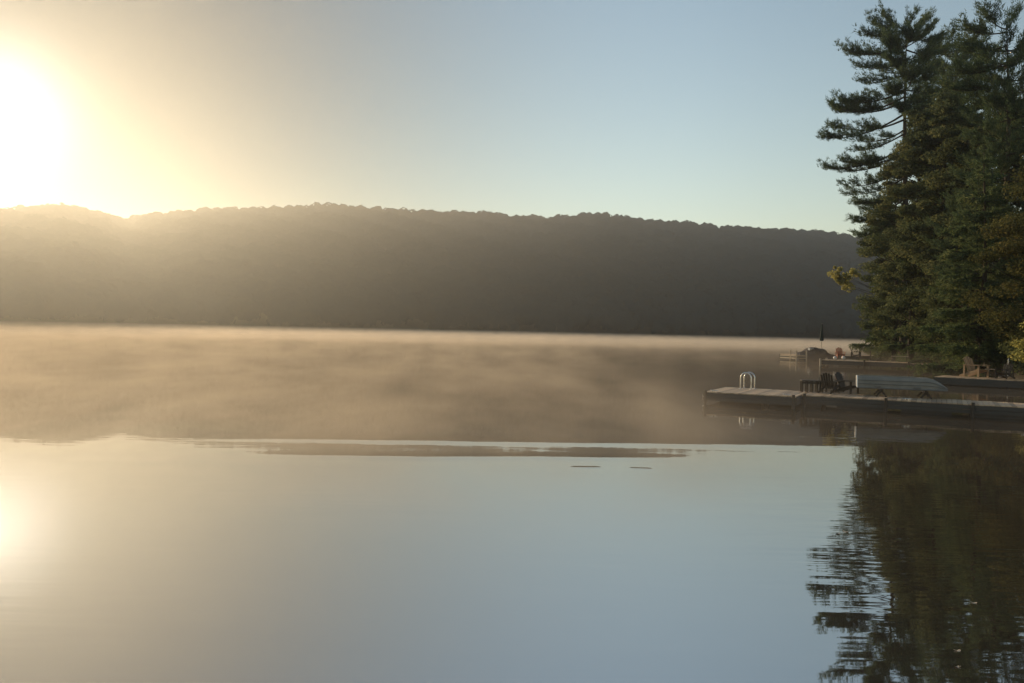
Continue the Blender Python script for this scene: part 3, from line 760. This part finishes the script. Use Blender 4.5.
# far left: slip with covered boat, closed parasol
Z5 = .55; D5 = 82.0
A5 = on(797, 357.5, Z5 * 0) ; A5.z = 0
p5 = far(802, 355, D5); q5 = far(834, 355, D5 + 1.5); rz5 = dock_frame(p5, q5)
d5 = empty('boat_slip', (p5.x, p5.y, 0), rz5, 'small dock with sunlit end boards beside the covered boat', 'dock', 'docks along the right shore')
mb = MB(); planks(mb, .6, 6.5, 1.9, 4.2, Z5, .16); planks(mb, -1.25, -.1, -.5, 1.85, Z5 - .02, .16); mb.build('deck', M_deck, d5)
mb = MB(); skirt(mb, .6, 6.5, 1.9, 4.2, .1, Z5 - .04); mb.build('skirt', M_skirt, d5)
mb = MB()
for k in range(2): mb.box((-.66, -.56, .22 + k * .23), (1.2, .05, .11)); mb.box((-1.31, .66, .22 + k * .23), (.05, 2.3, .11))
mb.build('end_board', M_palewood, d5)
for (x, y) in ((-.02, -.62), (-1.3, -.62), (.0, 1.8)):
    mb = MB(); mb.tube([(x, y, -.9), (x, y, Z5 + .45)], .07, 8); mb.build('post', M_palewood, d5)
mbt = empty('covered_motorboat', (p5.x, p5.y, 0), rz5 + R(2), 'navy motorboat under a dark humped cover, moored at the small far dock', 'boat')
sec = []; n = 9; BL2 = 3.9
for t in np.linspace(0, 1, 13):
    x = .05 + BL2 * t; hw = .85 * (1 - max(0, .28 - t) / .28 * .75) ; zt = .62 + .12 * (1 - t)
    sec += [(x, .65 - hw, zt), (x, .65 - hw * .98, zt - .2), (x, .65 - hw * .8, .05), (x, .65 - hw * .4, -.2), (x, .65, -.26), (x, .65 + hw * .4, -.2), (x, .65 + hw * .8, .05), (x, .65 + hw * .98, zt - .2), (x, .65 + hw, zt)]
b = MB(); b.add(sec, [(i_ * n + k, (i_ + 1) * n + k, (i_ + 1) * n + k + 1, i_ * n + k + 1) for i_ in range(12) for k in range(n - 1)], True)
b.add(sec[:n], [tuple(range(n))]); b.add(sec[-n:], [tuple(range(n))[::-1]]); b.build('hull', M_navy, mbt)
cov = []; nn = 9
hump = [(.0, .04), (.1, .16), (.22, .30), (.34, .56), (.42, .66), (.55, .66), (.68, .60), (.8, .52), (.9, .22), (1, .04)]
ts = np.linspace(0, 1, 21)
for t in ts:
    x = .05 + BL2 * t; hw = .87 * (1 - max(0, .28 - t) / .28 * .75); zt = .60 + .12 * (1 - t); hp = float(np.interp(t, [q_[0] for q_ in hump], [q_[1] for q_ in hump]))
    for k in range(nn):
        a = -1 + 2 * k / (nn - 1); cov.append((x, .65 + hw * 1.02 * a, zt + hp * (1 - abs(a) ** 2.6) + .04 * math.sin(19 * t + 3 * a) * (1 - abs(a)) - (.10 if abs(a) == 1 else 0)))
b = MB(); b.add(cov, [(i_ * nn + k, (i_ + 1) * nn + k, (i_ + 1) * nn + k + 1, i_ * nn + k + 1) for i_ in range(20) for k in range(nn - 1)], True); b.build('cover', M_canvas, mbt)
b = MB(); b.box((1.35, .3, 1.15), (.5, .3, .26)); b.build('windscreen', M_white, mbt)
for t in (.36, .56, .78):
    x = .05 + BL2 * t; hp = float(np.interp(t, [q_[0] for q_ in hump], [q_[1] for q_ in hump]))
    b = MB(); b.tube([(x, .65 + .9 * math.cos(a), .62 + (hp + .05) * math.sin(a) ** .8) for a in np.linspace(0.02, math.pi - .02, 13)], .03, 6); b.build('cover_hoop', M_black, mbt)
pu = far(821, 347, D5 + 3.6)
um = empty('parasol', (pu.x, pu.y, Z5), 0, 'closed dark green parasol standing behind the covered boat', 'parasol')
ut = far(821, 323, D5 + 3.6).z - Z5
b = MB(); b.tube([(0, 0, 0), (0, 0, ut)], .03, 8); b.build('pole', M_palewood, um)
b = MB(); b.lathe([(.001, ut - .02), (.07, ut - .1), (.11, ut - .6), (.16, ut - 1.2), (.21, ut - 1.75), (.17, ut - 1.86), (.04, ut - 1.84)], 14); b.build('canopy', M_greencanvas, um)
b = MB(); b.lathe([(.001, .12), (.22, .1), (.25, 0)], 16); b.build('base', M_black, um)

for px, py, q_ in ((973, 602, .022), (957, 650, .018), (957, 666, .016), (845, 531, .03), (838, 533, .025)):
    p = on(px, py, .004); b = MB(); vs = []
    for k in range(10):
        a = k * .6283; r_ = q_ * (1 + .35 * math.cos(a)) * (.55 + .45 * abs(math.cos(a))); vs.append((r_ * math.cos(a), r_ * math.sin(a), .006 * math.cos(2 * a)))
    b.add(vs + [(x_, y_, z_ - .002) for x_, y_, z_ in vs], [tuple(range(10)), tuple(range(19, 9, -1))]); b.tube([(-q_ * .5, 0, 0), (-q_ * 1.3, .01, .004)], .0025, 5)
    o = b.build('floating_leaf', M_palewood); o.location = p; o.rotation_euler.z = random.random() * 6
    tag(o, 'tiny pale leaf floating on the water', 'leaf', 'leaves floating on the lake')

# rocks at the water's edge
for k in range(16):
    y = 34 + k * 4.4 + random.uniform(-1, 1); x = float(shore_x(y)) + .8 * math.sin(y * .9) + .5 * math.sin(y * 2.3 + 1) + random.uniform(-.1, .5); r_ = random.uniform(.25, .6)
    b = MB(); vs = []; fs = []
    nu, nv = 9, 6
    for a in range(nv + 1):
        for c in range(nu):
            th, ph = math.pi * a / nv, 2 * math.pi * c / nu
            d = Vector((math.sin(th) * math.cos(ph), math.sin(th) * math.sin(ph), .6 * math.cos(th)))
            d *= r_ * (1 + .22 * math.sin(3 * d.x / 1 + k * 2 + 2 * ph) + .12 * math.sin(5 * ph + k))
            vs.append(d)
    for a in range(nv):
        for c in range(nu): fs.append((a * nu + c, a * nu + (c + 1) % nu, (a + 1) * nu + (c + 1) % nu, (a + 1) * nu + c))
    b.add(vs, fs); o = b.build('shore_rock', M_rock); o.location = (x, y, .08)
    tag(o, 'grey rock at the waterline under the trees', 'rock', 'rocks along the waterline')

# ------------------------------------------------------------------ haze and mist
def boxobj(name, lo, hi, mat):
    b = MB(); x0, y0, z0 = lo; x1, y1, z1 = hi
    b.add([(x0, y0, z0), (x1, y0, z0), (x1, y1, z0), (x0, y1, z0), (x0, y0, z1), (x1, y0, z1), (x1, y1, z1), (x0, y1, z1)],
          [(0, 3, 2, 1), (4, 5, 6, 7), (0, 1, 5, 4), (1, 2, 6, 5), (2, 3, 7, 6), (3, 0, 4, 7)])
    return b.build(name, mat)
HAZE_D, HAZE_G = 0.00036, 0.715
m = bpy.data.materials.new('morning_haze'); m.use_nodes = True; n = m.node_tree.nodes; n.clear()
o_ = n.new('ShaderNodeOutputMaterial'); pv = n.new('ShaderNodeVolumePrincipled')
pv.inputs['Color'].default_value = (.91, .955, 1.0, 1); pv.inputs['Density'].default_value = HAZE_D; pv.inputs['Anisotropy'].default_value = HAZE_G
m.node_tree.links.new(pv.outputs[0], o_.inputs['Volume'])
m.cycles.homogeneous_volume = True
tag(boxobj('haze', (-1400, -150, -2), (1400, 1190, 150), m), 'pale morning haze over the lake', 'haze', kind='stuff')

m = bpy.data.materials.new('rising_mist'); m.use_nodes = True; n = m.node_tree.nodes; l = m.node_tree.links; n.clear()
o_ = n.new('ShaderNodeOutputMaterial'); pv = n.new('ShaderNodeVolumePrincipled')
pv.inputs['Color'].default_value = (.99, .88, .755, 1); pv.inputs['Anisotropy'].default_value = 0.4
t = n.new('ShaderNodeTexCoord'); sp = n.new('ShaderNodeSeparateXYZ'); l.new(t.outputs['Object'], sp.inputs[0])
mp = n.new('ShaderNodeMapping'); mp.inputs['Scale'].default_value = (.36, .17, 1.0); l.new(t.outputs['Object'], mp.inputs[0])
nz = n.new('ShaderNodeTexNoise'); nz.inputs['Scale'].default_value = 1.0; nz.inputs['Detail'].default_value = 5; nz.inputs['Roughness'].default_value = .6
l.new(mp.outputs[0], nz.inputs['Vector'])
def mr(v, a, b, c, d):
    k = n.new('ShaderNodeMapRange'); k.interpolation_type = 'SMOOTHSTEP'
    l.new(v, k.inputs[0])
    for q_, vv in zip((1, 2, 3, 4), (a, b, c, d)): k.inputs[q_].default_value = vv
    return k.outputs[0]
def mm(op, a, b):
    k = n.new('ShaderNodeMath'); k.operation = op
    for i_, v_ in enumerate((a, b)):
        if isinstance(v_, (int, float)): k.inputs[i_].default_value = v_
        else: l.new(v_, k.inputs[i_])
    return k.outputs[0]
MIST_K, MIST_SHORE = 0.72, 0.030
dens = mm('MULTIPLY', mr(nz.outputs[0], .38, .66, .26, 1.5), mr(mm('DIVIDE', sp.outputs['Z'], mm('ADD', 1.0, mm('MULTIPLY', sp.outputs['Y'], .0021))), .1, 1.7, 1.0, 0.0))
fall = mm('ADD', mm('DIVIDE', MIST_K, mm('MAXIMUM', sp.outputs['Y'], 15.0)), mr(sp.outputs['Y'], 140, 340, 0.0, MIST_SHORE))
dens = mm('MULTIPLY', dens, fall)
clear = mm('MULTIPLY', mr(sp.outputs['X'], 4.3, 7, 0, 1), mm('ADD', mr(sp.outputs['Y'], 40, 58, .5, 0), mr(sp.outputs['Y'], 85, 170, .45, 0)))
dens = mm('MULTIPLY', dens, mm('SUBTRACT', 1.0, mm('MULTIPLY', clear, .93)))
l.new(dens, pv.inputs['Density']); l.new(pv.outputs[0], o_.inputs['Volume'])
m.cycles.volume_step_rate = 0.06
tag(boxobj('mist', (-330, 13, .02), (230, 385, 3.2), m), 'low golden mist drifting on the lake', 'mist', kind='stuff')
